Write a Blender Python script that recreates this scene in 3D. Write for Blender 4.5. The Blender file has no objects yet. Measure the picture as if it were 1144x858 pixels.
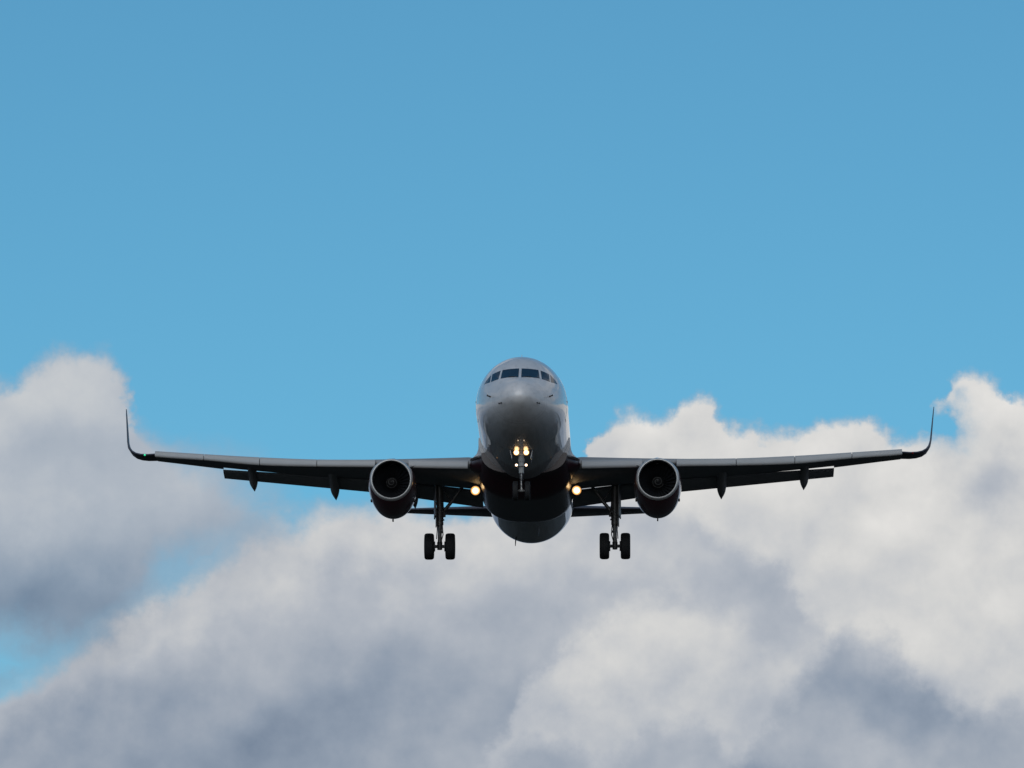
import bpy, bmesh, math, random
import numpy as np
from mathutils import Vector, Matrix
from mathutils.bvhtree import BVHTree

random.seed(7)
R = math.radians
S = bpy.context.scene
COL = S.collection

# ------------------------------------------------------------------ camera
AIM_EL, AIM_AZ, FPX = R(7.9001575), R(-0.12097809), 6841.6
cam_data = bpy.data.cameras.new("camera")
cam_data.sensor_width = 36.0
cam_data.lens = FPX / 1144.0 * 36.0
cam_data.clip_start = 0.5
cam_data.clip_end = 60000.0
cam = bpy.data.objects.new("camera", cam_data)
COL.objects.link(cam)
cam.location = (0, 0, 1.7)
cam.rotation_euler = (math.pi / 2 + AIM_EL, 0, -AIM_AZ)
S.camera = cam

S.view_settings.view_transform = 'Standard'
S.view_settings.look = 'None'
S.view_settings.gamma = 1.0
S.view_settings.use_curve_mapping = False
S.view_settings.exposure = 0.0
S.render.engine = 'CYCLES'
S.cycles.max_bounces = 8
S.cycles.use_denoising = True
S.cycles.denoiser = 'OPENIMAGEDENOISE'
S.cycles.denoising_input_passes = 'RGB_ALBEDO_NORMAL'

SUN_EL, SUN_AZ = R(24), R(-172)          # azimuth measured from +Y towards +X

# ------------------------------------------------------------------ sky
world = bpy.data.worlds.new("World")
S.world = world
world.use_nodes = True
WT = world.node_tree
WT.nodes.clear()


class Net:
    """small helper that writes math node chains"""
    def __init__(self, tree):
        self.t = tree

    def put(self, sock, v):
        if isinstance(v, (int, float)):
            sock.default_value = v
        elif isinstance(v, (tuple, list)):
            sock.default_value = v
        else:
            self.t.links.new(v, sock)

    def m(self, op, a, b=None, c=None, clamp=False):
        n = self.t.nodes.new('ShaderNodeMath')
        n.operation = op
        n.use_clamp = clamp
        self.put(n.inputs[0], a)
        if b is not None:
            self.put(n.inputs[1], b)
        if c is not None:
            self.put(n.inputs[2], c)
        return n.outputs[0]

    def add(self, a, b): return self.m('ADD', a, b)
    def sub(self, a, b): return self.m('SUBTRACT', a, b)
    def mul(self, a, b): return self.m('MULTIPLY', a, b)
    def mad(self, a, b, c): return self.m('MULTIPLY_ADD', a, b, c)

    def smooth(self, v, lo, hi, o0=0.0, o1=1.0):
        n = self.t.nodes.new('ShaderNodeMapRange')
        n.interpolation_type = 'SMOOTHSTEP'
        for k, x in zip(range(5), (v, lo, hi, o0, o1)):
            self.put(n.inputs[k], x)
        return n.outputs[0]

    def lin(self, v, lo, hi, o0=0.0, o1=1.0):
        n = self.t.nodes.new('ShaderNodeMapRange')
        for k, x in zip(range(5), (v, lo, hi, o0, o1)):
            self.put(n.inputs[k], x)
        return n.outputs[0]

    def noise(self, vec, scale, detail=4.0, rough=0.5, lac=2.0):
        n = self.t.nodes.new('ShaderNodeTexNoise')
        self.put(n.inputs['Vector'], vec)
        n.inputs['Scale'].default_value = scale
        n.inputs['Detail'].default_value = detail
        n.inputs['Roughness'].default_value = rough
        n.inputs['Lacunarity'].default_value = lac
        return n

    def vadd(self, a, b):
        n = self.t.nodes.new('ShaderNodeVectorMath')
        n.operation = 'ADD'
        self.put(n.inputs[0], a)
        self.put(n.inputs[1], b)
        return n.outputs[0]

    def vscale(self, a, s):
        n = self.t.nodes.new('ShaderNodeVectorMath')
        n.operation = 'SCALE'
        self.put(n.inputs[0], a)
        self.put(n.inputs['Scale'], s)
        return n.outputs[0]

    def combine(self, x, y, z):
        n = self.t.nodes.new('ShaderNodeCombineXYZ')
        for k, v in enumerate((x, y, z)):
            self.put(n.inputs[k], v)
        return n.outputs[0]

    def curve(self, v, pts, x0, x1, y0, y1):
        """pts in the units of v -> value, through a Float Curve node"""
        n = self.t.nodes.new('ShaderNodeFloatCurve')
        c = n.mapping.curves[0]
        P = [((x - x0) / (x1 - x0), (y - y0) / (y1 - y0)) for x, y in pts]
        c.points[0].location = P[0]
        c.points[1].location = P[-1]
        for p in P[1:-1]:
            c.points.new(*p)
        for p in c.points:
            p.handle_type = 'AUTO_CLAMPED'
        n.mapping.update()
        n.inputs['Factor'].default_value = 1.0
        self.put(n.inputs['Value'], self.lin(v, x0, x1))
        return self.mad(n.outputs[0], (y1 - y0), y0)

    def mixrgb(self, f, a, b, blend='MIX'):
        n = self.t.nodes.new('ShaderNodeMix')
        n.data_type = 'RGBA'
        n.blend_type = blend
        self.put(n.inputs[0], f)
        self.put(n.inputs[6], a)
        self.put(n.inputs[7], b)
        return n.outputs[2]


def build_sky():
    W = Net(WT)
    tc = WT.nodes.new('ShaderNodeTexCoord')
    d = tc.outputs['Generated']
    sep = WT.nodes.new('ShaderNodeSeparateXYZ')
    WT.links.new(d, sep.inputs[0])
    az = W.m('ARCTAN2', sep.outputs[0], sep.outputs[1])
    el = W.m('ARCSINE', sep.outputs[2])
    K = FPX / 100.0
    # compass bearing and height of the sky point, in units of about 0.84 degrees
    U = W.mul(W.sub(az, AIM_AZ), K * math.cos(AIM_EL))
    V = W.mul(W.sub(el, AIM_EL), K)
    P = W.vscale(d, K)

    def u(px): return (px - 572.0) / 100.0
    def v(py): return (429.0 - py) / 100.0

    # ---- wind-torn edges: the bank outlines are read through turbulence
    nA = W.noise(P, 0.55, 3.0, 0.5)
    nB = W.noise(P, 1.9, 8.0, 0.61)
    wa = WT.nodes.new('ShaderNodeSeparateColor'); WT.links.new(nA.outputs['Color'], wa.inputs[0])
    wb = WT.nodes.new('ShaderNodeSeparateColor'); WT.links.new(nB.outputs['Color'], wb.inputs[0])
    def warp(base, k, a, b):
        return W.add(base, W.add(W.mad(wa.outputs[k], a, -a / 2), W.mad(wb.outputs[k], b, -b / 2)))
    nC = W.noise(P, 7.0, 6.0, 0.6)
    wc = WT.nodes.new('ShaderNodeSeparateColor'); WT.links.new(nC.outputs['Color'], wc.inputs[0])
    U1 = W.add(warp(U, 0, 0.35, 0.72), W.mad(wc.outputs[0], 0.11, -0.055))
    V1 = W.add(warp(V, 1, 0.35, 0.66), W.mad(wc.outputs[1], 0.11, -0.055))
    U2, V2 = warp(U, 0, 0.7, 0.55), warp(V, 1, 0.7, 0.55)

    def blob(px, py, rx, ry, val, rot=0.0, uu=U2, vv=V2):
        x = W.sub(uu, u(px)); y = W.sub(vv, v(py))
        c, s = math.cos(R(rot)), math.sin(R(rot))
        xr = W.mul(W.add(W.mul(x, c), W.mul(y, s)), 100.0 / rx)
        yr = W.mul(W.sub(W.mul(y, c), W.mul(x, s)), 100.0 / ry)
        e = W.m('EXPONENT', W.mul(W.mad(xr, xr, W.mul(yr, yr)), -1.0))
        return W.mul(e, val)

    def total(parts):
        acc = parts[0]
        for p in parts[1:]:
            acc = W.add(acc, p)
        return acc

    # ---- lower cloud bank, the whole width of the horizon
    topA = [(-800, 800), (-80, 790), (0, 768), (50, 748), (100, 712), (150, 668), (200, 644), (250, 612), (300, 582),
            (345, 566), (400, 562), (450, 566), (500, 564), (560, 560), (610, 556), (640, 545), (656, 515), (672, 474),
            (700, 456), (738, 466), (775, 440), (800, 452), (830, 474), (880, 480), (915, 472), (945, 464), (985, 478),
            (1028, 488), (1040, 470), (1050, 438), (1078, 416), (1110, 422), (1150, 448), (1250, 440), (1900, 470)]
    tA = W.curve(U1, [(u(x), v(y)) for x, y in topA], u(-800), u(1900), -5, 2)
    depA = W.sub(tA, V1)
    softA = W.smooth(U, u(330), u(690), 0.36, 0.17)
    dA = W.smooth(depA, W.mul(softA, -0.5), softA)
    dA = W.mul(dA, W.sub(1.0, W.m('MINIMUM', blob(1054, 474, 24, 20, 1.6, -30, U1, V1), 1.0)))

    # ---- upper left cloud
    topB = [(-800, 440), (-100, 430), (0, 424), (40, 402), (70, 392), (108, 392), (132, 408), (150, 440), (162, 468),
            (185, 484), (225, 494), (265, 512), (300, 530), (330, 560), (360, 600), (500, 640)]
    botB = [(-800, 690), (-100, 690), (0, 694), (60, 712), (100, 708), (140, 682), (165, 650), (195, 618), (235, 602), (280, 596),
            (330, 585), (360, 575), (500, 560)]
    tB = W.curve(U1, [(u(x), v(y)) for x, y in topB], u(-800), u(500), -4, 2)
    bB = W.curve(U1, [(u(x), v(y)) for x, y in botB], u(-800), u(500), -4, 2)
    softB = W.smooth(U, u(110), u(330), 0.26, 0.9)
    depB = W.sub(tB, V1)
    dB = W.mul(W.smooth(depB, W.mul(softB, -0.4), softB),
               W.smooth(W.sub(V1, bB), -0.80, 0.35))
    dB = W.mul(dB, W.smooth(U1, u(372), u(262), 0.0, 1.0))

    # thin veil that hangs from its base and lets two scraps of blue through
    gaps = W.m('MINIMUM', W.add(blob(182, 640, 32, 24, 0.80, 50, U1, V1), blob(15, 722, 75, 38, 0.95, 15, U1, V1)), 1.0)
    veil = W.mul(W.mul(W.smooth(depB, 0.0, 0.6), W.smooth(U1, u(375), u(285))), W.mul(W.mul(W.sub(1.0, gaps), 0.80), W.sub(1.0, W.smooth(dA, 0.0, 0.5))))
    dB = W.m('MAXIMUM', dB, veil)

    # ---- broken cumulus over the rest of the sky (outside the part the lens sees)
    nG = W.noise(W.combine(W.mul(sep.outputs[0], 1.0), sep.outputs[1], W.mul(sep.outputs[2], 2.2)), 3.2, 7.0, 0.55)
    away = W.m('MAXIMUM', W.smooth(W.m('ABSOLUTE', U), 9.0, 16.0), W.smooth(V, 7.0, 12.0))
    dG = W.mul(W.smooth(nG.outputs[0], 0.47, 0.60), away)

    # ---- light inside the clouds: two looks at the same billows, one a step towards the sun
    rel_vec = W.combine(U2, V2, 0.0)
    n1 = W.noise(P, 0.75, 8.0, 0.52)
    n2 = W.noise(W.vadd(P, (-0.10, 0.0, 0.30)), 0.75, 8.0, 0.52)
    relief = W.mul(W.sub(n1.outputs[0], n2.outputs[0]), 1.0)
    big = W.noise(P, 0.38, 4.0, 0.5)

    # lit undersides and tops of the towers that stand in front of one another
    def edge(pts, soft, x0=-800, x1=1900):
        t = W.curve(U1, [(u(x), v(y)) for x, y in pts], u(x0), u(x1), -6, 2)
        return W.sub(t, V1)
    shelf = edge([(-800, 560), (560, 530), (640, 545), (700, 566), (770, 580), (800, 604), (835, 632), (872, 652), (905, 694), (935, 722),
                  (1000, 768), (1060, 800), (1144, 815), (1900, 800)], 0)
    lobe = edge([(-800, 1000), (480, 880), (560, 806), (578, 764), (620, 716), (662, 688), (700, 664), (742, 660), (800, 680), (850, 706),
                 (900, 740), (960, 790), (1040, 850), (1900, 1000)], 0)
    lump = edge([(-800, 1000), (780, 900), (850, 800), (905, 735), (932, 704), (958, 694), (1002, 722), (1042, 756), (1090, 776), (1144, 772),
                 (1900, 780)], 0)
    foot = edge([(-800, 1000), (500, 870), (570, 830), (620, 815), (680, 842), (720, 815), (770, 800), (820, 830), (880, 850), (960, 880), (1900, 1000)], 0)
    lobe_f = W.mul(W.mul(W.smooth(lobe, -0.10, 0.34), W.smooth(lobe, 0.35, 1.75, 1.0, 0.0)), W.smooth(U2, u(700), u(870), 1.0, 0.35))
    LA = total([
        W.smooth(U2, u(250), u(700), 0.43, 0.58),
        W.mul(W.smooth(shelf, 0.12, -0.30), W.smooth(U2, u(560), u(700), 0.0, 0.18)),
        W.mul(W.smooth(depA, 0.05, 0.9, 1.0, 0.0), W.smooth(U, u(420), u(720), 0.18, 0.10)),
        W.mul(W.smooth(V2, v(830), v(680), 1.0, 0.0), W.smooth(U, u(350), u(600), -0.17, -0.04)),
        W.mad(big.outputs[0], 0.24, -0.12),
        W.mul(relief, 0.75),
        W.mul(lobe_f, 0.24),
        W.mul(W.smooth(lump, -0.14, 0.40), W.smooth(V2, v(720), v(850), -0.27, -0.17)),
        W.mul(W.smooth(foot, -0.10, 0.30), -0.16),
        blob(120, 745, 130, 38, 0.14, 25), blob(300, 650, 150, 60, 0.14, 25), blob(380, 610, 90, 40, 0.08),
        blob(570, 640, 110, 60, 0.10), blob(450, 790, 170, 70, -0.10, 10), blob(200, 800, 120, 40, 0.08),
        blob(855, 668, 46, 50, -0.16), blob(720, 612, 110, 34, -0.06),
        blob(960, 580, 150, 60, 0.10), blob(1090, 660, 60, 70, 0.06), blob(735, 500, 60, 40, 0.06),
        blob(1105, 548, 36, 32, -0.20), blob(590, 820, 60, 50, -0.12), blob(560, 690, 50, 60, -0.06),
    ])
    LB = total([
        W.smooth(V2, v(545), v(700), 0.59, 0.16),
        W.mad(big.outputs[0], 0.20, -0.10),
        W.mul(relief, 0.5),
        blob(90, 430, 70, 40, 0.08), blob(60, 510, 90, 26, -0.07), blob(250, 570, 80, 40, -0.10),
        blob(30, 590, 70, 34, 0.06),
    ])
    LG = W.mad(nG.outputs[0], 1.6, -0.35)

    def tone(L):
        n = WT.nodes.new('ShaderNodeValToRGB')
        e = n.color_ramp.elements
        e[0].position, e[0].color = 0.0, (0.155, 0.205, 0.290, 1)
        e[1].position, e[1].color = 1.0, (0.80, 0.78, 0.75, 1)
        for p, c in ((0.25, (0.275, 0.325, 0.405, 1)), (0.55, (0.450, 0.478, 0.528, 1)), (0.8, (0.66, 0.655, 0.645, 1))):
            x = e.new(p); x.color = c
        WT.links.new(L, n.inputs[0])
        return n.outputs[0]

    cloud = W.mixrgb(dB, W.mixrgb(dA, tone(LG), tone(LA)), tone(LB))
    keepG = W.mul(dG, 1.0)
    cover = W.sub(1.0, W.mul(W.mul(W.sub(1.0, W.mul(dA, 0.985)), W.sub(1.0, W.mul(dB, 0.93))), W.sub(1.0, keepG)))

    # ---- clear sky
    sky = WT.nodes.new('ShaderNodeTexSky')
    sky.sky_type = 'NISHITA'
    sky.sun_disc = False
    sky.sun_elevation = SUN_EL
    sky.sun_rotation = SUN_AZ
    sky.altitude = 200.0
    sky.air_density = 1.0
    sky.dust_density = 0.2
    sky.ozone_density = 3.0
    lift = WT.nodes.new('ShaderNodeVectorMath'); lift.operation = 'NORMALIZE'
    WT.links.new(W.vadd(d, (0.0, 0.0, 0.07)), lift.inputs[0])
    WT.links.new(lift.outputs[0], sky.inputs[0])
    tint = W.mixrgb(1.0, sky.outputs[0], SKY_TINT, 'MULTIPLY')
    b1 = WT.nodes.new('ShaderNodeBackground'); b1.inputs[1].default_value = SKY_STRENGTH
    WT.links.new(tint, b1.inputs[0])
    b2 = WT.nodes.new('ShaderNodeBackground'); b2.inputs[1].default_value = 1.0
    WT.links.new(cloud, b2.inputs[0])
    mx = WT.nodes.new('ShaderNodeMixShader')
    WT.links.new(cover, mx.inputs[0]); WT.links.new(b1.outputs[0], mx.inputs[1]); WT.links.new(b2.outputs[0], mx.inputs[2])
    out = WT.nodes.new('ShaderNodeOutputWorld')
    WT.links.new(mx.outputs[0], out.inputs[0])


SKY_TINT = (0.475, 0.895, 0.905, 1.0)
SKY_STRENGTH = 0.10
build_sky()

# ------------------------------------------------------------------ sun
sl = bpy.data.lights.new("sun", 'SUN')
sl.energy = 1.5
sl.angle = R(70)          # sun veiled by the cloud over the field
sl.color = (1.0, 0.97, 0.93)
sun = bpy.data.objects.new("sun", sl)
COL.objects.link(sun)
sd = Vector((math.sin(SUN_AZ) * math.cos(SUN_EL), math.cos(SUN_AZ) * math.cos(SUN_EL), math.sin(SUN_EL)))
sun.rotation_euler = (-sd).to_track_quat('-Z', 'Y').to_euler()


# ------------------------------------------------------------------ materials
def material(name, base, rough=0.5, metal=0.0, coat=0.0, coat_rough=0.03, var=0.08, scale=0.6, spec=0.5,
             emit=None, strength=0.0, bump=0.0, rvar=0.0):
    m = bpy.data.materials.new(name)
    m.use_nodes = True
    t = m.node_tree
    n = Net(t)
    b = t.nodes['Principled BSDF']
    tc = t.nodes.new('ShaderNodeTexCoord')
    ns = n.noise(tc.outputs['Object'], scale, 5.0, 0.6)
    f = n.mad(ns.outputs[0], 2 * var, 1 - var)
    t.links.new(n.mixrgb(1.0, (*base, 1), n.combine(f, f, f), 'MULTIPLY'), b.inputs['Base Color'])
    b.inputs['Metallic'].default_value = metal
    if rvar:
        t.links.new(n.mad(ns.outputs[0], rvar, rough - rvar / 2), b.inputs['Roughness'])
    else:
        b.inputs['Roughness'].default_value = rough
    b.inputs['Specular IOR Level'].default_value = spec
    b.inputs['Coat Weight'].default_value = coat
    b.inputs['Coat Roughness'].default_value = coat_rough
    if emit:
        b.inputs['Emission Color'].default_value = (*emit, 1)
        b.inputs['Emission Strength'].default_value = strength
    if bump:
        bp = t.nodes.new('ShaderNodeBump')
        bp.inputs['Strength'].default_value = bump
        n2 = n.noise(tc.outputs['Object'], 2.2, 3.0, 0.5)
        t.links.new(n2.outputs[0], bp.inputs['Height'])
        bp.inputs['Distance'].default_value = 0.01
        t.links.new(bp.outputs[0], b.inputs['Normal'])
    return m


M = {
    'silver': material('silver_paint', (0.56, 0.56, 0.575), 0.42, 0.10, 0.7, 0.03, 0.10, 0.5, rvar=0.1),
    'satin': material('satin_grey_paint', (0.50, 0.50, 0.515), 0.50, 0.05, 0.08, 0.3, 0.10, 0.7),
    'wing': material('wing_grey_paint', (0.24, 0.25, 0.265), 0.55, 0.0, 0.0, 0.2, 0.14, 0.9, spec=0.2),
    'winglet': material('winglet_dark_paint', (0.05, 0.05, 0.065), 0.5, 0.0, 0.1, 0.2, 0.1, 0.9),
    'slat': material('slat_metal', (0.37, 0.37, 0.37), 0.45, 0.15, 0.2, 0.2, 0.10, 1.2),
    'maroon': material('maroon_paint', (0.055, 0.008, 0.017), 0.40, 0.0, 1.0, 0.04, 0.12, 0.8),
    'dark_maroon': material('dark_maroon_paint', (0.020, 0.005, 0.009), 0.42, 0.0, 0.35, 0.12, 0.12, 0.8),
    'navy': material('navy_paint', (0.010, 0.014, 0.028), 0.32, 0.0, 1.0, 0.05, 0.10, 0.8),
    'lip': material('polished_inlet_metal', (0.44, 0.44, 0.44), 0.36, 0.4, 0.0, 0.1, 0.08, 3.0),
    'duct': material('dark_duct_liner', (0.008, 0.010, 0.013), 0.6, 0.0, 0, 0.1, 0.1, 4.0),
    'fan': material('dark_titanium', (0.014, 0.016, 0.020), 0.5, 0.3, 0, 0.1, 0.1, 4.0),
    'spinner': material('black_spinner', (0.006, 0.006, 0.007), 0.6, 0.0, 0, 0.1, 0.1, 3.0),
    'white': material('white_marking', (0.13, 0.13, 0.13), 0.5, 0.0, 0, 0.1, 0.05, 3.0),
    'glass': material('cockpit_glass', (0.006, 0.010, 0.022), 0.10, 0.0, 0.0, 0.02, 0.05, 1.0, spec=0.38),
    'tyre': material('tyre_rubber', (0.012, 0.012, 0.013), 0.75, 0.0, 0, 0.1, 0.15, 6.0, spec=0.3),
    'rim': material('wheel_metal', (0.18, 0.18, 0.18), 0.45, 0.5, 0, 0.1, 0.1, 6.0),
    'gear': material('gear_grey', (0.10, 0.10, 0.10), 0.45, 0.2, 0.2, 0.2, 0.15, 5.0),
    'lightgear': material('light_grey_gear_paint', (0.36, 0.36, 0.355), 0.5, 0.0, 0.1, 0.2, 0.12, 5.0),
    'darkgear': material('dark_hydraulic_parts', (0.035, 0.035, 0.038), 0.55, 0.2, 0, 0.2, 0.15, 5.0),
    'chrome': material('chromed_piston', (0.80, 0.80, 0.80), 0.35, 0.4, 0, 0.1, 0.04, 5.0),
    'nozzle': material('burnt_nozzle_metal', (0.16, 0.14, 0.12), 0.45, 0.8, 0, 0.1, 0.2, 2.0),
    'probe': material('probe_metal', (0.06, 0.06, 0.06), 0.5, 0.5, 0, 0.1, 0.1, 5.0),
    'lamp': material('lamp_filament', (0.9, 0.85, 0.7), 0.3, 0, 0, 0.1, 0.0, 1.0, emit=(1.0, 0.68, 0.32), strength=4.0),
    'glowring': material('lamp_halo', (0.7, 0.5, 0.3), 0.3, 0.5, 0, 0.1, 0.0, 1.0, emit=(1.0, 0.46, 0.13), strength=1.0),  # orange emission imitating the halo of glow around a lit lamp
    'smalllamp': material('small_lamp', (0.9, 0.8, 0.7), 0.3, 0, 0, 0.1, 0.0, 1.0, emit=(1.0, 0.72, 0.48), strength=3.5),
    'greenlamp': material('green_lamp', (0.1, 0.8, 0.4), 0.3, 0, 0, 0.1, 0.0, 1.0, emit=(0.05, 1.0, 0.45), strength=0.6),
    'redlamp': material('red_lamp', (0.12, 0.01, 0.01), 0.3, 0, 0, 0.1, 0.0, 1.0, emit=(1.0, 0.05, 0.03), strength=0.03),
    'seal': material('black_seal', (0.012, 0.012, 0.014), 0.6, 0, 0, 0.1, 0.05, 2.0),
}


def finish_silver():
    t = M['silver'].node_tree; n = Net(t); b = t.nodes['Principled BSDF']
    tc = t.nodes.new('ShaderNodeTexCoord'); sp = t.nodes.new('ShaderNodeSeparateXYZ')
    t.links.new(tc.outputs['Object'], sp.inputs[0])
    y = n.add(sp.outputs[1], 17.71)                      # metres behind the radome tip
    t.links.new(n.smooth(y, 0.7, 4.2, 0.22, 1.0), b.inputs['Coat Weight'])
    # butt joints: radome ring, then one frame joint every 3.2 m
    d1 = n.m('ABSOLUTE', n.sub(y, 1.38))
    d2 = n.m('ABSOLUTE', n.sub(n.m('MODULO', n.add(y, 0.4), 3.2), 1.6))
    j = n.m('MINIMUM', n.smooth(d1, 0.006, 0.016, 0.72, 1.0), n.smooth(d2, 0.006, 0.016, 0.78, 1.0))
    # oily streaks that run aft
    st = n.noise(n.combine(n.mul(sp.outputs[0], 3.0), n.mul(y, 0.18), n.mul(sp.outputs[2], 3.0)), 1.6, 5.0, 0.6)
    j = n.mul(j, n.smooth(st.outputs[0], 0.30, 0.55, 0.86, 1.0))
    old = b.inputs['Base Color'].links[0].from_socket
    t.links.new(n.mixrgb(1.0, old, n.combine(j, j, j), 'MULTIPLY'), b.inputs['Base Color'])


finish_silver()

# ------------------------------------------------------------------ ground
def make_ground():
    bm = bmesh.new()
    bmesh.ops.create_grid(bm, x_segments=24, y_segments=24, size=15000)
    me = bpy.data.meshes.new('ground')
    bm.to_mesh(me); bm.free()
    o = bpy.data.objects.new('ground', me)
    COL.objects.link(o)
    o['kind'] = 'structure'
    m = bpy.data.materials.new('grass_field'); m.use_nodes = True
    t = m.node_tree; n = Net(t); b = t.nodes['Principled BSDF']
    tc = t.nodes.new('ShaderNodeTexCoord')
    a = n.noise(tc.outputs['Object'], 0.01, 6, 0.6); c = n.noise(tc.outputs['Object'], 1.5, 6, 0.7)
    f = n.m('ADD', n.mul(a.outputs[0], 0.7), n.mul(c.outputs[0], 0.3))
    r = t.nodes.new('ShaderNodeValToRGB')
    r.color_ramp.elements[0].position = 0.35; r.color_ramp.elements[0].color = (0.009, 0.011, 0.010, 1)
    r.color_ramp.elements[1].position = 0.65; r.color_ramp.elements[1].color = (0.024, 0.025, 0.022, 1)
    t.links.new(f, r.inputs[0]); t.links.new(r.outputs[0], b.inputs['Base Color'])
    b.inputs['Roughness'].default_value = 0.95
    b.inputs['Specular IOR Level'].default_value = 0.1
    o.data.materials.append(m)
make_ground()

# ------------------------------------------------------------------ mesh helpers
BASE = np.array((0.0, 17.71, -4.36))        # the airliner's base point: between the main wheels' treads


def link(name, bm, mat, parent=None, smooth=True, sharp=35):
    bmesh.ops.recalc_face_normals(bm, faces=bm.faces)
    me = bpy.data.meshes.new(name)
    bm.to_mesh(me); bm.free()
    for v in me.vertices:
        v.co = v.co - Vector(BASE)
    me.materials.append(M[mat] if isinstance(mat, str) else mat)
    if smooth:
        for p in me.polygons:
            p.use_smooth = True
        me.set_sharp_from_angle(angle=R(sharp))
    o = bpy.data.objects.new(name, me)
    COL.objects.link(o)
    if parent is not None:
        o.parent = parent
    return o


def loft(bm, rings, closed=True, cap0=False, cap1=False):
    V = [[bm.verts.new(tuple(p)) for p in r] for r in rings]
    n = len(V[0])
    for a, b in zip(V[:-1], V[1:]):
        for i in range(n if closed else n - 1):
            j = (i + 1) % n
            bm.faces.new((a[i], a[j], b[j], b[i]))
    if cap0: bm.faces.new(V[0])
    if cap1: bm.faces.new(V[-1])
    return V


def tube(bm, pts, radii, seg=14, cap=True):
    pts = [Vector(p) for p in pts]
    if isinstance(radii, (int, float)): radii = [radii] * len(pts)
    rings = []
    for i, p in enumerate(pts):
        d = (pts[min(i + 1, len(pts) - 1)] - pts[max(i - 1, 0)]).normalized()
        ref = Vector((1, 0, 0)) if abs(d.x) < 0.9 else Vector((0, 0, 1))
        a = d.cross(ref).normalized(); b = d.cross(a)
        rings.append([p + (a * math.cos(2 * math.pi * k / seg) + b * math.sin(2 * math.pi * k / seg)) * radii[i] for k in range(seg)])
    loft(bm, rings, True, cap, cap)


def box(bm, c, s, rot=None, bev=0.0):
    r = bmesh.ops.create_cube(bm, size=1.0)
    vs = r['verts']
    bmesh.ops.scale(bm, vec=s, verts=vs)
    if bev:
        es = list({e for v in vs for e in v.link_edges})
        rb = bmesh.ops.bevel(bm, geom=es, offset=bev, segments=2, affect='EDGES', profile=0.5)
        vs = list({v for f in rb['faces'] for v in f.verts} | {v for v in vs if v.is_valid})
    if rot is not None:
        bmesh.ops.rotate(bm, cent=(0, 0, 0), matrix=rot, verts=vs)
    bmesh.ops.translate(bm, vec=c, verts=vs)


def lathe(bm, prof, axis='X', center=(0, 0, 0), seg=40):
    """prof: (axial, radius) pairs; closed into a ring when the ends differ from the axis"""
    rings = []
    for k in range(seg):
        t = 2 * math.pi * k / seg
        c, s = math.cos(t), math.sin(t)
        ring = []
        for a, r in prof:
            p = {'X': (a, r * c, r * s), 'Y': (r * c, a, r * s), 'Z': (r * c, r * s, a)}[axis]
            ring.append(tuple(p[i] + center[i] for i in range(3)))
        rings.append(ring)
    V = [[bm.verts.new(p) for p in r] for r in rings]
    n = len(prof)
    for k in range(seg):
        a, b = V[k], V[(k + 1) % seg]
        for i in range(n - 1):
            bm.faces.new((a[i], a[i + 1], b[i + 1], b[i]))
    bmesh.ops.remove_doubles(bm, verts=bm.verts[:], dist=1e-5)


def pchip(xs, ys):
    xs = np.array(xs, float); ys = np.array(ys, float)
    h = np.diff(xs); d = np.diff(ys) / h
    m = np.zeros(len(xs)); m[0], m[-1] = d[0], d[-1]
    for i in range(1, len(xs) - 1):
        if d[i - 1] * d[i] > 0:
            w1, w2 = 2 * h[i] + h[i - 1], h[i] + 2 * h[i - 1]
            m[i] = (w1 + w2) / (w1 / d[i - 1] + w2 / d[i])
    def f(x):
        x = min(max(x, xs[0]), xs[-1])
        i = min(max(int(np.searchsorted(xs, x)) - 1, 0), len(h) - 1)
        t = (x - xs[i]) / h[i]
        return ((1 + 2 * t) * (1 - t) ** 2 * ys[i] + t * (1 - t) ** 2 * h[i] * m[i]
                + t * t * (3 - 2 * t) * ys[i + 1] + t * t * (t - 1) * h[i] * m[i + 1])
    return f


def copy_part(o, parent, dx=0.0):
    c = o.copy()
    COL.objects.link(c)
    c.parent = parent
    c.location.x += dx
    for ch in [k for k in o.children]:
        d = ch.copy(); COL.objects.link(d); d.parent = c
    return c


# ------------------------------------------------------------------ the airliner
PITCH, YAW = R(3.5), R(1.11749464)
ELEV, DIST = R(7.41857899), 260.0
plane = bpy.data.objects.new('airliner', None)
plane.empty_display_size = 2.0
COL.objects.link(plane)
plane['label'] = 'silver and maroon twin engine jet airliner flying head on with wheels down'
plane['category'] = 'airplane'
rot = Matrix.Rotation(-YAW, 4, 'Z') @ Matrix.Rotation(-PITCH, 4, 'X')
ref = Vector((0, 12, 0)) - Vector(BASE)     # the point on the fuselage axis that sits DIST from the lens
plane.rotation_euler = rot.to_euler()
plane.location = Vector((0, DIST * math.cos(ELEV), 1.7 + DIST * math.sin(ELEV))) - rot @ ref

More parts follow.
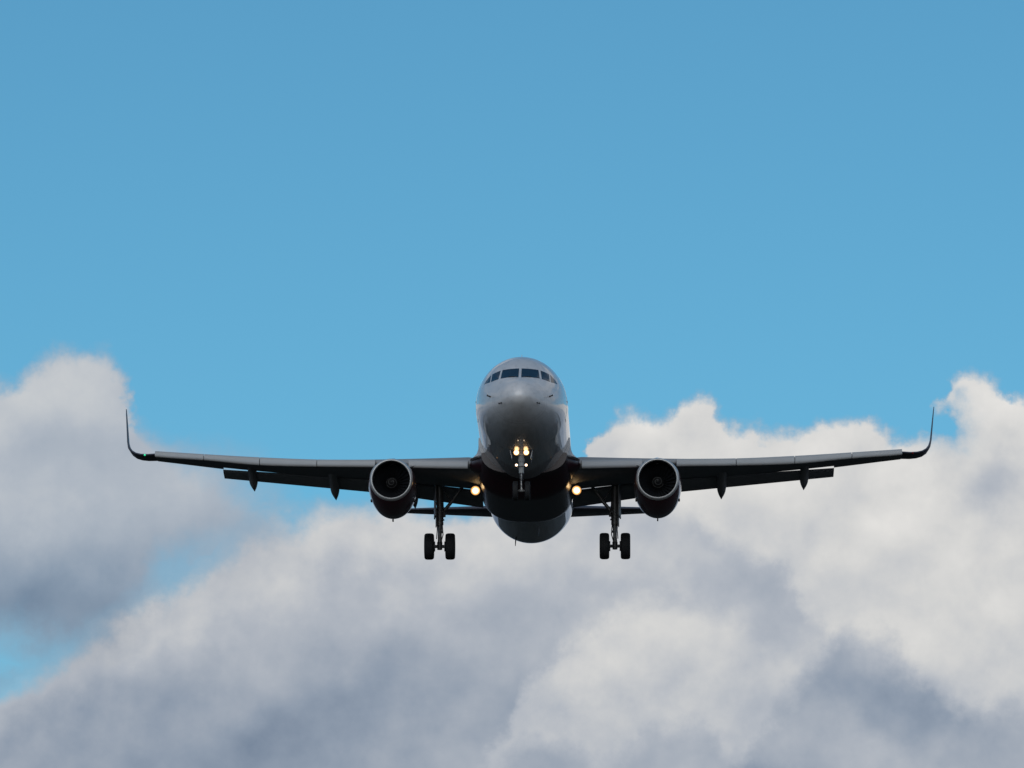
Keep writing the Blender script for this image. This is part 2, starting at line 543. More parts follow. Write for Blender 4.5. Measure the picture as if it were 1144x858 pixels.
# ---- fuselage
s_ = [0, .01, .04, .1, .2, .35, .5, .75, 1, 1.3, 1.6, 1.95, 2.3, 2.65, 3.2, 4, 5, 6, 7, 26.4, 27.3, 28.2, 29.2, 30.5, 32.3, 34.2, 36, 37.4, 37.57]
top_ = [-.60, -.51, -.42, -.32, -.22, -.10, -.01, .11, .20, .31, .43, .61, .80, .99, 1.31, 1.70, 1.96, 2.05, 2.07, 2.07, 2.07, 2.07, 2.07, 2.06, 2.02, 1.93, 1.75, 1.48, 1.35]
bot_ = [-.60, -.69, -.78, -.88, -.98, -1.09, -1.18, -1.31, -1.42, -1.53, -1.63, -1.72, -1.80, -1.86, -1.94, -2.02, -2.07, -2.07, -2.07, -2.07, -1.98, -1.78, -1.50, -1.08, -.50, .06, .60, .95, 1.05]
wid_ = [0.97 * w for w in [.0, .10, .20, .31, .43, .56, .67, .82, .96, 1.10, 1.23, 1.36, 1.47, 1.56, 1.69, 1.83, 1.93, 1.965, 1.975, 1.975, 1.97, 1.965, 1.95, 1.88, 1.62, 1.22, .72, .34, .2]]
q_ = [math.sqrt(v) for v in s_]
fT, fB, fW = pchip(q_, top_), pchip(q_, bot_), pchip(q_, wid_)


def fus_point(Y, t):
    q = math.sqrt(Y)
    T, B, W = fT(q), fB(q), fW(q)
    # widest line drops with the nose tip and sits on the axis along the cabin
    k = min(max(Y / 6.0, 0), 1)
    zc = B + (T - B) * (0.46 + 0.04 * k)
    c, s = math.cos(t), math.sin(t)
    return (W * c, Y, zc + (T - zc) * s if s >= 0 else zc + (zc - B) * s)


def make_fuselage():
    bm = bmesh.new()
    Ys = list(np.linspace(0.06, 2.65, 70) ** 2) + list(np.arange(7.4, 25, 0.7)) + list(np.linspace(25, 37.57, 36))
    n = 128
    rings = [[fus_point(Y, 2 * math.pi * k / n) for k in range(n)] for Y in Ys]
    V = loft(bm, rings, True, False, True)
    tip = bm.verts.new((0, 0, -.60))
    for k in range(n):
        bm.faces.new((tip, V[0][(k + 1) % n], V[0][k]))
    return bm


bm = make_fuselage()
bmesh.ops.recalc_face_normals(bm, faces=bm.faces)
bm.normal_update()
bvh = BVHTree.FromBMesh(bm)
fus = link('fuselage', bm, 'silver', plane, True, 60)


def skin_patch(quad, n=10, off=0.006, thick=0.014, along=(0, 1, 0), start=-3.0, chamfer=0.0):
    """a thin curved panel laid on the fuselage skin; quad in front view (x,z) or side view (y,z)"""
    bm = bmesh.new()
    g = []
    d = Vector(along)
    for i in range(n + 1):
        row = []
        for j in range(n + 1):
            a, b = i / n, j / n
            # round the corners slightly
            p = [(1 - a) * ((1 - b) * quad[0][k] + b * quad[1][k]) + a * ((1 - b) * quad[3][k] + b * quad[2][k]) for k in (0, 1)]
            if abs(d.y) > 0.5:
                o = Vector((p[0], start, p[1]))
            else:
                o = Vector((-3.0 * d.x, p[0], p[1]))
            loc, nor, _, _ = bvh.ray_cast(o, d)
            if nor.dot(d) > 0: nor = -nor
            row.append((loc, nor))
        g.append(row)
    A = [[bm.verts.new(l + k * off) for l, k in r] for r in g]
    B = [[bm.verts.new(l - k * thick) for l, k in r] for r in g]
    for i in range(n):
        for j in range(n):
            bm.faces.new((A[i][j], A[i + 1][j], A[i + 1][j + 1], A[i][j + 1]))
            bm.faces.new((B[i][j], B[i][j + 1], B[i + 1][j + 1], B[i + 1][j]))
    rim = [(i, 0) for i in range(n)] + [(n, j) for j in range(n)] + [(i, n) for i in range(n, 0, -1)] + [(0, j) for j in range(n, 0, -1)]
    for k in range(len(rim)):
        p, q = rim[k], rim[(k + 1) % len(rim)]
        bm.faces.new((A[p[0]][p[1]], A[q[0]][q[1]], B[q[0]][q[1]], B[p[0]][p[1]]))
    return bm


for s in (-1, 1):
    def fl(q): return [(x * s, z) for x, z in q]
    link('windshield', skin_patch(fl([(.055, .42), (.80, .465), (.735, .985), (.05, .99)])), 'glass', fus)
    link('cockpit_side_window', skin_patch(fl([(.885, .46), (1.20, .44), (1.165, .88), (.815, .975)])), 'glass', fus)
    link('cockpit_side_window', skin_patch(fl([(1.25, .445), (1.50, .49), (1.43, .63), (1.215, .86)])), 'glass', fus)
    # wiper
    bm = bmesh.new()
    pts = []
    for x, z in ((.06, .36), (.25, .42), (.45, .455)):
        loc, nor, _, _ = bvh.ray_cast(Vector((x * s, -3, z)), Vector((0, 1, 0)))
        pts.append(loc + nor * 0.03 if nor.y < 0 else loc - nor * 0.03)
    tube(bm, pts, 0.012, 6)
    link('wiper', bm, 'seal', fus)
    # pitot probes: a short mast and a forward tube
    for (x, z, r) in ((1.20, -.37, .024), (.715, -.83, .02)):
        bm = bmesh.new()
        loc, nor, _, _ = bvh.ray_cast(Vector((x * s, -3, z)), Vector((0, 1, 0)))
        if nor.y > 0: nor = -nor
        p2 = loc + nor * 0.14
        tube(bm, [loc - nor * .03, p2], [r * 1.5, r], 10)
        tube(bm, [p2 + Vector((0, .05, 0)), p2 + Vector((0, -.2, 0))], [r * 1.2, r * .6], 10)
        link('pitot_probe', bm, 'probe', fus)
    # forward cabin door: a sealed panel outline on the flank with its handle
    bm = bmesh.new()
    link('cabin_door', skin_patch([(5.15, -.62), (5.97, -.62), (5.97, 1.12), (5.15, 1.12)], 12, 0.012, 0.02, (-s, 0, 0)), 'silver', fus)
    bm = bmesh.new()
    loc, nor, _, _ = bvh.ray_cast(Vector((3 * s, 5.3, .1)), Vector((-s, 0, 0)))
    box(bm, loc, (.045, .22, .07), None, .012)
    link('door_handle', bm, 'probe', fus)

# blade antennas and drain mast
def blade(name, base, tip, c0, c1, th, mat):
    bm = bmesh.new()
    b, t = Vector(base), Vector(tip)
    rings = []
    for p, c, w in ((b, c0, th), (b.lerp(t, .6), c0 + (c1 - c0) * .5, th * .8), (t, c1, th * .5)):
        rings.append([(p.x + w * math.sin(2 * math.pi * k / 16), p.y - c / 2 * math.cos(2 * math.pi * k / 16), p.z) for k in range(16)])
    loft(bm, rings, True, True, True)
    link(name, bm, mat, fus, True, 50)
blade('blade_antenna', (-.03, 7.0, 2.05), (-.03, 7.25, 2.50), .42, .2, .03, 'silver')
blade('blade_antenna', (.4, 23.0, -2.0), (.4, 23.2, -2.36), .40, .2, .02, 'wing')
blade('drain_mast', (-.67, 26.0, -1.92), (-.70, 26.25, -2.27), .26, .12, .03, 'probe')

# ---- belly and wing root fairings
def fairing_rings(lower):
    rings = []
    for Y in np.linspace(10.4, 21.6, 57):
        a = min(max((Y - 10.4) / 2.2, 0), 1); b = min(max((21.6 - Y) / 4.0, 0), 1)
        w = (a * a * (3 - 2 * a)) * (b * b * (3 - 2 * b))
        if lower:
            pts = []
            n = 40
            for k in range(n + 1):
                t = math.pi * (1 + k / n)
                c, s = math.cos(t), math.sin(t)
                ex = 0.78
                X = (1.80 + 0.22 * w) * math.copysign(abs(c) ** ex, c)
                Z = -1.05 - (0.90 + 0.74 * w) * abs(s) ** ex
                pts.append((X, Y, Z))
            pts.append((0, Y, -.9))
            rings.append(pts)
    return rings
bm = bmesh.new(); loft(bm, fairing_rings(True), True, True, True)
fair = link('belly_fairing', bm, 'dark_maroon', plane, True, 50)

# ---- wings
# spanwise: x, slat nose Y, slat top z, slat bottom z
sx = [0.4, 1.6, 2.41, 6.6, 9.0, 11.55, 14.06, 16.3, 17.0]
fY = pchip(sx, [11.0, 11.6, 12.0, 14.18, 15.43, 16.76, 18.06, 19.23, 19.6])
fST = pchip(sx, [-1.22, -1.12, -1.04, -.59, -.34, .01, .40, .76, .87])
fSB = pchip(sx, [-1.62, -1.52, -1.44, -.95, -.69, -.37, .10, .48, .64])
fTE = pchip([0.4, 2.0, 6.4, 9, 13.35, 16.3, 17.0], [18.7, 18.7, 18.75, 19.25, 20.3, 20.95, 21.15])
fTH = pchip([0.4, 2.0, 6.4, 11, 16.3, 17], [.15, .145, .118, .11, .105, .10])
FLAP_END = 13.35


def airfoil(fu, fl, th, n=18):
    """closed outline (chord fraction, height fraction) upper from fu to the nose, lower to fl"""
    def t(x): return 5 * th * (.2969 * math.sqrt(x) - .126 * x - .3516 * x * x + .2843 * x ** 3 - .1030 * x ** 4)
    def c(x): return .018 * (1 - (2 * x - .8) ** 2 / 1.44) if x > .4 else .018 * (1 - (1 - x / .4) ** 2)
    up = [fu * (1 - math.cos(math.pi / 2 * k / n)) for k in range(n, -1, -1)]
    lo = [fl * (1 - math.cos(math.pi / 2 * k / n)) for k in range(1, n + 1)]
    return [(x, c(x) + t(x)) for x in up] + [(x, c(x) - t(x)) for x in lo]


def wing_ring(x, fu, fl, s):
    y0 = fY(x) + 0.12
    ch = fTE(x) - y0
    z0 = fST(x) - 0.13 - .10 * (x < 2.3)
    inc = math.tan(R(0.6))
    return [(s * x, y0 + a * ch, z0 + h * ch * 0.92 - a * ch * inc) for a, h in airfoil(fu, fl, fTH(x))]


def make_wing(s):
    bm = bmesh.new()
    st = [(0.4, .88, .74), (1.6, .88, .74), (2.41, .88, .74), (4, .88, .735), (5.2, .87, .73), (6.4, .86, .72), (7.8, .87, .74), (9, .88, .76),
          (10.3, .89, .77), (11.55, .90, .78), (12.6, .90, .785), (FLAP_END, .905, .79)]
    rings = [wing_ring(x, a, b, s) for x, a, b in st]
    rings += [wing_ring(x, 1.0, 1.0, s) for x in (FLAP_END + .01, 14.06, 15.2, 16.3)]
    loft(bm, rings, True, True, True)
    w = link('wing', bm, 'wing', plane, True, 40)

    # winglet: the tip turned up through a blended curve
    bm = bmesh.new()
    path = [(16.31, .0), (16.7, .02), (17.0, .08), (17.25, .18), (17.45, .34), (17.58, .55), (17.655, .85), (17.71, 1.3), (17.77, 1.8), (17.83, 2.3), (17.87, 2.62)]
    LEy = [19.36, 19.57, 19.8, 20.02, 20.25, 20.5, 20.8, 21.2, 21.62, 22.05, 22.4]
    CH = [1.59, 1.52, 1.45, 1.38, 1.3, 1.2, 1.1, .95, .8, .62, .42]
    rings = []
    z_base = fST(16.3) - 0.13
    for i, ((x, dz), yy, c) in enumerate(zip(path, LEy, CH)):
        p0, p1 = path[max(i - 1, 0)], path[min(i + 1, len(path) - 1)]
        tx, tz = p1[0] - p0[0], p1[1] - p0[1]
        L = math.hypot(tx, tz); nx, nz = -tz / L, tx / L
        rings.append([(s * (x + h * c * nx), yy + a * c, z_base + dz + h * c * nz) for a, h in airfoil(1, 1, .09 if i < 6 else .065)])
    loft(bm, rings, True, True, True)
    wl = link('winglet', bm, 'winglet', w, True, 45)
    bm = bmesh.new()
    bmesh.ops.create_icosphere(bm, subdivisions=2, radius=1.0)
    bmesh.ops.scale(bm, vec=(.045, .08, .04), verts=bm.verts[:])
    bmesh.ops.translate(bm, vec=(s * 16.78, 19.62, z_base + .02), verts=bm.verts[:])
    link('navigation_light', bm, 'greenlamp' if s < 0 else 'redlamp', w)

    # slats, drooped forward of the leading edge, one per segment
    prof = [(.95, .02), (.70, .03), (.46, .0), (.27, -.09), (.13, -.25), (.04, -.47), (0, -.70), (.03, -.88), (.10, -.98), (.17, -1.0),
            (.21, -.90), (.24, -.60), (.36, -.32), (.55, -.14), (.75, -.06), (.95, -.02)]
    for a, b in ((2.42, 4.98), (6.45, 9.0), (9.03, 11.55), (11.58, 14.06), (14.09, 16.3)):
        bm = bmesh.new()
        rings = []
        for k in range(7):
            x = a + (b - a) * k / 6
            h = fST(x) - fSB(x)
            L = .62 - .014 * x
            rings.append([(s * x, fY(x) - .10 + p * L, fST(x) + z * h) for p, z in prof])
        loft(bm, rings, True, True, True)
        link('slat', bm, 'slat', w, True, 40)

    # flaps, extended
    def flap(x0, x1, LE0, TE0, LE1, TE1):
        bm = bmesh.new()
        rings = []
        for k in range(7):
            t = k / 6
            x = x0 + (x1 - x0) * t
            L = [LE0[i] + (LE1[i] - LE0[i]) * t for i in (0, 1)]
            T = [TE0[i] + (TE1[i] - TE0[i]) * t for i in (0, 1)]
            dy, dz = T[0] - L[0], T[1] - L[1]
            rings.append([(s * x, L[0] + a * dy - h * dz, L[1] + a * dz + h * dy) for a, h in airfoil(1, 1, .13)])
        loft(bm, rings, True, True, True)
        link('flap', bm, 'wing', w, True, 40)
    flap(1.95, 6.30, (17.75, -1.36), (19.6, -1.74), (17.75, -.82), (19.45, -1.13))
    flap(6.36, FLAP_END, (17.95, -.80), (19.42, -1.12), (19.78, .0), (20.75, -.20))

    # flap track fairings (canoes)
    for x, f, t, hw in ((12.05, (18.0, .0), (21.2, -.70), .19), (8.43, (16.4, -.55), (20.55, -1.22), .20), (4.95, (16.0, -1.05), (20.3, -1.66), .17)):
        bm = bmesh.new()
        rings = []
        N = 18
        for k in range(N + 1):
            q = k / N
            y = f[0] + (t[0] - f[0]) * q
            # belly line: follows the wing, then droops with the flap
            z = f[1] + (t[1] - f[1]) * (0.35 * q + 0.65 * q * q)
            r = hw * (min(1.0, (q / .22)) ** .6 if q < .22 else (1.0 if q < .72 else max(.03, 1 - ((q - .72) / .28) ** 1.6)))
            rings.append([(s * x + r * math.cos(2 * math.pi * j / 16), y, z + .10 * (1 - q) + r * (1.5 if math.sin(2 * math.pi * j / 16) > 0 else 1.0) * math.sin(2 * math.pi * j / 16)) for j in range(16)])
        loft(bm, rings, True, True, True)
        link('flap_track_fairing', bm, 'wing', w, True, 50)

    # extended landing light under the wing root
    bm = bmesh.new()
    c = (s * 2.17, 14.8, -1.87)
    lathe(bm, [(.14, .0), (.14, .12), (.06, .19), (-.06, .207), (-.075, .20), (-.04, .192), (.0, .1), (.02, 0)], 'Y', c, 24)
    tube(bm, [(c[0], 14.85, c[2] + .1), (c[0], 14.9, -1.2)], .05, 8)
    ll = link('landing_light', bm, 'gear', w, True, 40)
    bm = bmesh.new(); lathe(bm, [(-.045, .0), (-.055, .10), (-.045, .13), (-.02, .13), (-.02, 0)], 'Y', c, 24)
    link('lamp', bm, 'lamp', w)
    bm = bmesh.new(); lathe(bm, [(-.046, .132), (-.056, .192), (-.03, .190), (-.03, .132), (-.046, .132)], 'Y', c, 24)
    link('lamp_halo', bm, 'glowring', w)  # added glowing ring, stands in for the bloom around the lamp
    return w


wings = {s: make_wing(s) for s in (-1, 1)}

# wing root fillets: a slim silver shoulder over a maroon leading edge glove
for s in (-1, 1):
    for part in ('wing_root_fillet', 'wing_root_glove'):
        bm = bmesh.new()
        rings = []
        for Y in np.linspace(10.9, 19.4, 44):
            a = min(max((Y - 10.9) / 1.3, 0), 1); b = min(max((19.4 - Y) / 3.5, 0), 1)
            w = math.sin(a * math.pi / 2) ** .8 * (b * b * (3 - 2 * b))
            if part == 'wing_root_fillet':
                out = [(1.93, -.30), (1.94, -.50), (1.915 + .07 * w, -.70), (1.86 + .22 * w, -.88), (1.80 + .46 * w, -1.00),
                       (1.78 + .56 * w, -1.045), (1.76 + .40 * w, -1.09), (1.70, -1.12), (1.4, -1.0), (1.4, -.5)]
            else:
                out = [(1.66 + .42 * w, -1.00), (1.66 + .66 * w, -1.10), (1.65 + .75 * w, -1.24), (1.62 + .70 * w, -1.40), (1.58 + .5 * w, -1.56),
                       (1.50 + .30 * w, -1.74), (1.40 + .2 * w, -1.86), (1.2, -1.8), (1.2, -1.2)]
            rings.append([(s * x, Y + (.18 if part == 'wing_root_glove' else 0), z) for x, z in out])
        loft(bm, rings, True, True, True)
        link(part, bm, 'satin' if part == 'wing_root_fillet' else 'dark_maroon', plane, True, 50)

# ---- tail
def tailplane(name, root, tip, mat, vertical=False):
    bm = bmesh.new()
    rings = []
    for k in range(6):
        t = k / 5
        p = [root[i] + (tip[i] - root[i]) * t for i in range(4)]
        if vertical:
            rings.append([(h * p[3], p[1] + a * p[3], p[2]) for a, h in airfoil(1, 1, .10)])
        else:
            rings.append([(p[0], p[1] + a * p[3], p[2] + h * p[3] + a * p[3] * .055) for a, h in airfoil(1, 1, .09)])
    loft(bm, rings, True, True, True)
    return link(name, bm, mat, plane, True, 40)
for s in (-1, 1):
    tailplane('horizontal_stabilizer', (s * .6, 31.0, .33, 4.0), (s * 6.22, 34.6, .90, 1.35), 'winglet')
tailplane('vertical_stabilizer', (0, 29.2, 1.7, 6.0), (0, 34.6, 7.55, 2.0), 'maroon', True)

# ---- engines
def make_engine(s):
    cx = s * 5.63
    # Y, centre z, half width, upper radius, lower radius
    st = [(11.02, -2.05, .87, .865, .865), (11.3, -2.05, .945, .93, .96), (11.7, -2.04, .99, .965, 1.08), (12.2, -2.03, 1.015, .98, 1.20),
          (12.8, -2.02, 1.02, .98, 1.30), (13.4, -2.00, 1.005, .96, 1.33), (14.0, -1.98, .95, .92, 1.22), (14.5, -1.97, .86, .84, 1.02), (14.8, -1.97, .80, .80, .87)]
    def ring(y, zc, w, u, l, n=64):
        out = []
        for k in range(n):
            t = 2 * math.pi * k / n
            c, si = math.cos(t), math.sin(t)
            out.append((cx + w * c, y, zc + (u if si > 0 else l) * si))
        return out
    fs = [pchip([q[0] for q in st], [q[i] for q in st]) for i in range(1, 5)]
    bm = bmesh.new()
    Ys = np.linspace(11.14, 14.8, 40)
    rings = [ring(y, *[f(y) for f in fs]) for y in Ys]
    rings.append(ring(14.75, -1.97, .74, .74, .80))
    rings += [ring(y, -2.03, r, r, r) for y, r in ((14.2, .84), (13.0, .86), (12.3, .87), (11.7, .84), (11.3, .80), (11.16, .795))]
    loft(bm, rings, True)
    e = link('engine_nacelle', bm, 'maroon', plane, True, 50)
    # polished inlet lip: torus section that overlaps the cowl edge slightly proud
    bm = bmesh.new()
    pr = [(11.20, *[f(11.20) for f in fs][1:]), ]
    rings = []
    for y, w, u, l in ((11.155, .913, .902, .918), (11.12, .903, .892, .906), (11.08, .89, .88, .892), (11.03, .868, .860, .868), (11.0, .842, .836, .842),
                       (11.0, .815, .81, .815), (11.03, .798, .793, .798), (11.09, .788, .784, .788), (11.18, .786, .783, .786)):
        rings.append(ring(y, -2.05, w, u, l))
    loft(bm, rings, True)
    link('inlet_lip', bm, 'lip', e, True, 60)
    # inner duct liner
    bm = bmesh.new()
    loft(bm, [ring(y, -2.04, r, r, r) for y, r in ((11.17, .784), (11.5, .80), (11.9, .82), (12.25, .83))], True)
    link('inlet_duct', bm, 'duct', e)
    # fan: back disc and twisted blades
    bm = bmesh.new()
    lathe(bm, [(12.30, 0), (12.30, .825), (12.34, .825), (12.34, 0)], 'Y', (cx, 0, -2.04), 48)
    for k in range(26):
        t = 2 * math.pi * k / 26
        rr = []
        for j in range(6):
            q = j / 5
            r = .24 + .57 * q
            tw = R(25 + 40 * q); c = .15 + .06 * q
            a0 = t + .10 * q
            dt, dy = c * math.sin(tw) / r / 2, c * math.cos(tw) / 2
            ring_ = []
            for u_, v_ in ((-1, -.008), (-1, .008), (1, .008), (1, -.008)):
                ang = a0 + u_ * dt
                ring_.append((cx + r * math.cos(ang), 12.12 + u_ * dy + v_, -2.04 + r * math.sin(ang)))
            rr.append(ring_)
        loft(bm, rr, True, True, True)
    link('fan', bm, 'fan', e, True, 30)
    bm = bmesh.new()
    lathe(bm, [(11.62, 0), (11.64, .035), (11.72, .10), (11.85, .18), (12.0, .245), (12.1, .27), (12.1, 0)], 'Y', (cx, 0, -2.04), 40)
    sp = link('spinner', bm, 'spinner', e, True, 40)
    # painted spiral on the spinner
    fr = pchip([11.62, 11.64, 11.72, 11.85, 12.0], [0.004, .035, .10, .18, .245])
    bm = bmesh.new()
    N = 70
    A, B = [], []
    for k in range(N + 1):
        q = k / N
        y = 11.66 + .32 * q
        ang = 1.0 + s * 3.0 * math.pi * q * 1.2
        for lst, dy in ((A, -.012 - .012 * q), (B, .012 + .012 * q)):
            r = fr(y + dy) + .006
            lst.append(bm.verts.new((cx + r * math.cos(ang), y + dy, -2.04 + r * math.sin(ang))))
    for k in range(N):
        bm.faces.new((A[k], A[k + 1], B[k + 1], B[k]))
    link('spinner_spiral', bm, 'white', e, True, 60)
    # core nozzle and plug
    bm = bmesh.new()
    lathe(bm, [(14.0, .62), (14.8, .60), (15.6, .50), (16.1, .42), (16.08, .39), (15.4, .44), (14.0, .55), (14.0, .62)], 'Y', (cx, 0, -1.97), 40)
    lathe(bm, [(15.3, 0), (15.3, .30), (15.9, .24), (16.4, .10), (16.6, .0)], 'Y', (cx, 0, -1.97), 32)
    link('exhaust_nozzle', bm, 'nozzle', e, True, 45)
    # pylon
    bm = bmesh.new()
    rings = []
    for y, zt, zb, w in ((11.9, -1.06, -1.25, .03), (12.2, -.97, -1.25, .14), (12.8, -.82, -1.25, .20), (13.6, -.70, -1.3, .23), (14.6, -.72, -1.4, .23), (16.0, -.9, -1.5, .2), (17.6, -1.0, -1.45, .10), (18.4, -1.05, -1.3, .02)):
        rings.append([(cx - s * .02 + w * c * (1 if abs(d) < 1 else .55), y, (zt + zb) / 2 + (zt - zb) / 2 * d)
                      for c, d in ((-1, -.9), (-1, 0), (-.9, .7), (-.4, 1), (.4, 1), (.9, .7), (1, 0), (1, -.9))])
    loft(bm, rings, True, True, True)
    link('pylon', bm, 'maroon' if False else 'silver', e, True, 50)
    # drain mast and strakes
    bm = bmesh.new()
    box(bm, (cx, 13.2, -3.38), (.06, .22, .20), None, .012)
    link('drain_mast', bm, 'probe', e)
    bm = bmesh.new()
    loft(bm, [[(cx - s * x0, 12.0 + y, z0) for x0, y, z0 in ((.66, .0, -1.36), (.68, .9, -1.30), (.92, .95, -1.10), (.80, .3, -1.24))],
              [(cx - s * x0, 12.0 + y, z0 - .03) for x0, y, z0 in ((.66, .0, -1.36), (.68, .9, -1.30), (.92, .95, -1.10), (.80, .3, -1.24))]], True, True, True)
    link('nacelle_strake', bm, 'silver', e, False)
    for q in (-1, 1):
        bm = bmesh.new()
        box(bm, (cx + q * .90, 13.0, -2.62), (.10, .3, .09), None, .02)
        link('cowl_latch', bm, 'probe', e)
    return e


engines = {s: make_engine(s) for s in (-1, 1)}

# ---- main landing gear
def wheel_mesh(cx, cy, cz, r, w):
    bm = bmesh.new()
    h = w / 2
    lathe(bm, [(-h * .55, r * .52), (-h * .86, r * .60), (-h, r * .74), (-h * .97, r * .88), (-h * .78, r * .965), (-h * .45, r * .995), (0, r), (h * .45, r * .995),
               (h * .78, r * .965), (h * .97, r * .88), (h, r * .74), (h * .86, r * .60), (h * .55, r * .52), (-h * .55, r * .52)], 'X', (cx, cy, cz), 48)
    return bm


def rim_mesh(cx, cy, cz, r, w):
    bm = bmesh.new()
    h = w / 2
    lathe(bm, [(-h * .7, r * .54), (-h * .75, r * .48), (-h * .4, r * .40), (-h * .45, r * .16), (-h * .9, r * .12), (-h * .9, 0), (h * .9, 0),
               (h * .9, r * .12), (h * .45, r * .16), (h * .4, r * .40), (h * .75, r * .48), (h * .7, r * .54), (-h * .7, r * .54)], 'X', (cx, cy, cz), 32)
    return bm


def main_gear(s):
    x = s * 3.79
    bm = bmesh.new()
    tube(bm, [(x, 17.35, -.9), (x, 17.5, -2.0), (x, 17.6, -2.75)], [.15, .145, .135], 18)
    tube(bm, [(x, 17.6, -2.72), (x, 17.61, -2.86)], .165, 18)          # gland collar
    tube(bm, [(x, 17.46, -1.86), (x, 17.48, -2.0)], .165, 18)
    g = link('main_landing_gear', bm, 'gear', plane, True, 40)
    bm = bmesh.new()
    tube(bm, [(x, 17.6, -2.8), (x, 17.70, -3.72)], .085, 16)
    link('piston', bm, 'gear', g)
    bm = bmesh.new()
    tube(bm, [(x - .34, 17.71, -3.78), (x + .34, 17.71, -3.78)], .07, 14)
    tube(bm, [(x, 17.71, -3.60), (x, 17.71, -3.92)], [.12, .11], 14)
    for q in (-1, 1):
        tube(bm, [(x + q * .20, 17.71, -3.78), (x + q * .27, 17.71, -3.78)], .22, 20)   # brake pack
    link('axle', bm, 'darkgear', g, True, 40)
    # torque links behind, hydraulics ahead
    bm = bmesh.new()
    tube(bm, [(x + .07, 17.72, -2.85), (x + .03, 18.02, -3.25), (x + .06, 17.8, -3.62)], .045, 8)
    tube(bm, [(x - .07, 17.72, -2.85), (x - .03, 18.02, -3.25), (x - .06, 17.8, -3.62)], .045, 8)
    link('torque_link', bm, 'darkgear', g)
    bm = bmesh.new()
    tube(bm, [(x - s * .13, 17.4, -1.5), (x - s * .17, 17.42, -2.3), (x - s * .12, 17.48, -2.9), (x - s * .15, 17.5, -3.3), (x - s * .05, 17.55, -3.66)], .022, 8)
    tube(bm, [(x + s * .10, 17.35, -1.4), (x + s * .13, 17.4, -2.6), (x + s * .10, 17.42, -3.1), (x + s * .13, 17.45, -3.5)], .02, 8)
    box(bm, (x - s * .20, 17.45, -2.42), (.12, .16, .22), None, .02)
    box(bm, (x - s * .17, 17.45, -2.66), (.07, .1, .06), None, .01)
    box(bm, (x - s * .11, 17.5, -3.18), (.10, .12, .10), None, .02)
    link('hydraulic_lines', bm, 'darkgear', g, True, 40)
    bm = bmesh.new()
    tube(bm, [(s * 2.75, 17.3, -1.15), (s * 3.28, 17.42, -1.88), (x - s * .12, 17.5, -2.34)], [.07, .075, .07], 12)
    tube(bm, [(s * 3.28, 17.42, -1.88), (s * 3.62, 17.4, -1.35)], .035, 8)
    link('side_brace', bm, 'gear', g, True, 40)
    # leg door, outboard of the strut
    bm = bmesh.new()
    box(bm, (x + s * .20, 17.45, -1.78), (.05, .95, 1.55), Matrix.Rotation(s * R(-5), 4, 'Z'), .012)
    link('gear_door', bm, 'wing', g, False)
    bm = bmesh.new()
    box(bm, (x + s * .155, 17.5, -2.62), (.035, .4, .66), Matrix.Rotation(s * R(-4), 4, 'Z'), .01)
    link('gear_door', bm, 'wing', g, False)
    for q in (-1, 1):
        link('tyre', wheel_mesh(x + q * .455, 17.71, -3.78, .575, .42), 'tyre', g, True, 40)
        link('wheel_rim', rim_mesh(x + q * .455, 17.71, -3.78, .575, .42), 'rim', g, True, 40)
    return g


for s in (-1, 1):
    main_gear(s)

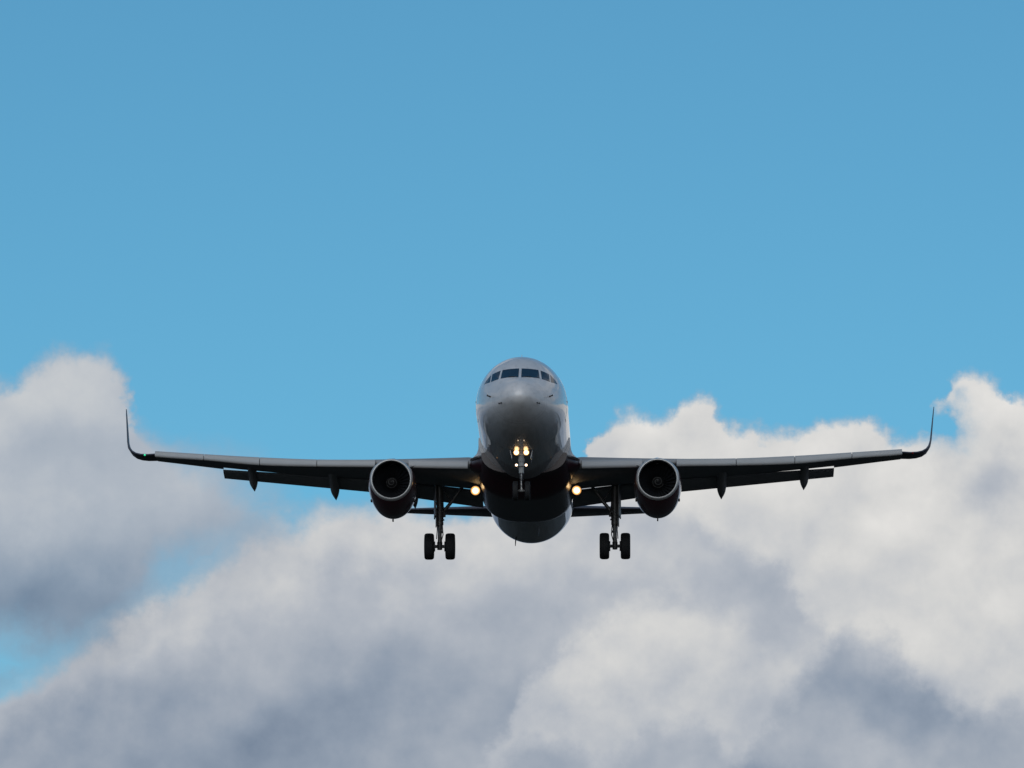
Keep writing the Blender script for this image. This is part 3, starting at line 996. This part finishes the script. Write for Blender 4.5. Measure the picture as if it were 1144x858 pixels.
# ---- nose landing gear
bm = bmesh.new()
tube(bm, [(0.0, 4.72, -1.7), (0.0, 4.9, -2.5), (0.0, 4.97, -2.95)], [.13, .115, .105], 18)
tube(bm, [(0.0, 4.84, -2.36), (0.0, 4.87, -2.46)], .14, 18)
box(bm, (0, 4.76, -2.2), (.34, .14, .10), None, .02)
tube(bm, [(-.2, 4.74, -2.66), (.2, 4.74, -2.66)], .03, 10)
ng = link('nose_landing_gear', bm, 'lightgear', plane, True, 40)
bm = bmesh.new()
tube(bm, [(0, 4.96, -2.9), (0, 5.06, -3.66)], [.055, .055], 16)
link('piston', bm, 'chrome', ng)
bm = bmesh.new()
tube(bm, [(-.27, 5.07, -3.66), (.27, 5.07, -3.66)], .05, 12)
box(bm, (0, 5.05, -3.66), (.2, .14, .12), None, .03)
link('axle', bm, 'gear', ng)
bm = bmesh.new()
for q in (-1, 1):
    tube(bm, [(q * .05, 4.84, -2.95), (q * .03, 4.66, -3.25), (q * .05, 4.95, -3.55)], .028, 8)
link('torque_link', bm, 'darkgear', ng)
bm = bmesh.new()
tube(bm, [(0, 4.9, -2.42), (0, 6.1, -1.95)], .06, 10)
link('drag_brace', bm, 'gear', ng)
for q in (-1, 1):
    link('tyre', wheel_mesh(q * .25, 5.07, -3.66, .40, .22), 'tyre', ng, True, 40)
    link('wheel_rim', rim_mesh(q * .25, 5.07, -3.66, .40, .22), 'rim', ng, True, 40)
    bm = bmesh.new()
    box(bm, (q * .42, 5.3, -2.20), (.03, 1.3, .36), Matrix.Rotation(R(q * 12), 4, 'Y'), .01)
    link('gear_door', bm, 'silver', ng, False)
    # take-off and taxi lamps high on the strut, turn-off lamps lower
    for (dx, z, r, nm, mt) in ((.205, -2.135, .09, 'taxi_light', 'lamp'), (.20, -2.66, .05, 'turn_off_light', 'smalllamp')):
        c = (q * dx, 4.66, z)
        bm = bmesh.new()
        lathe(bm, [(.12, 0), (.12, r * .6), (.02, r * 1.15), (-.03, r * 1.2), (-.035, r * 1.12), (-.01, r * 1.05), (.0, 0)], 'Y', c, 24)
        link(nm, bm, 'darkgear', ng, True, 40)
        bm = bmesh.new(); lathe(bm, [(-.02, 0), (-.032, r * .7), (-.022, r), (-.006, r), (-.006, 0)], 'Y', c, 20)
        link('lamp', bm, mt, ng)
        if nm == 'taxi_light':
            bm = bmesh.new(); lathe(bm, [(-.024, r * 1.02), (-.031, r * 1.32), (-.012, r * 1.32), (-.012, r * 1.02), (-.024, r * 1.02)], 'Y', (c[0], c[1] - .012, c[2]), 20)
            link('lamp_halo', bm, 'glowring', ng)  # same painted glow around the taxi lamp, not a lamp part
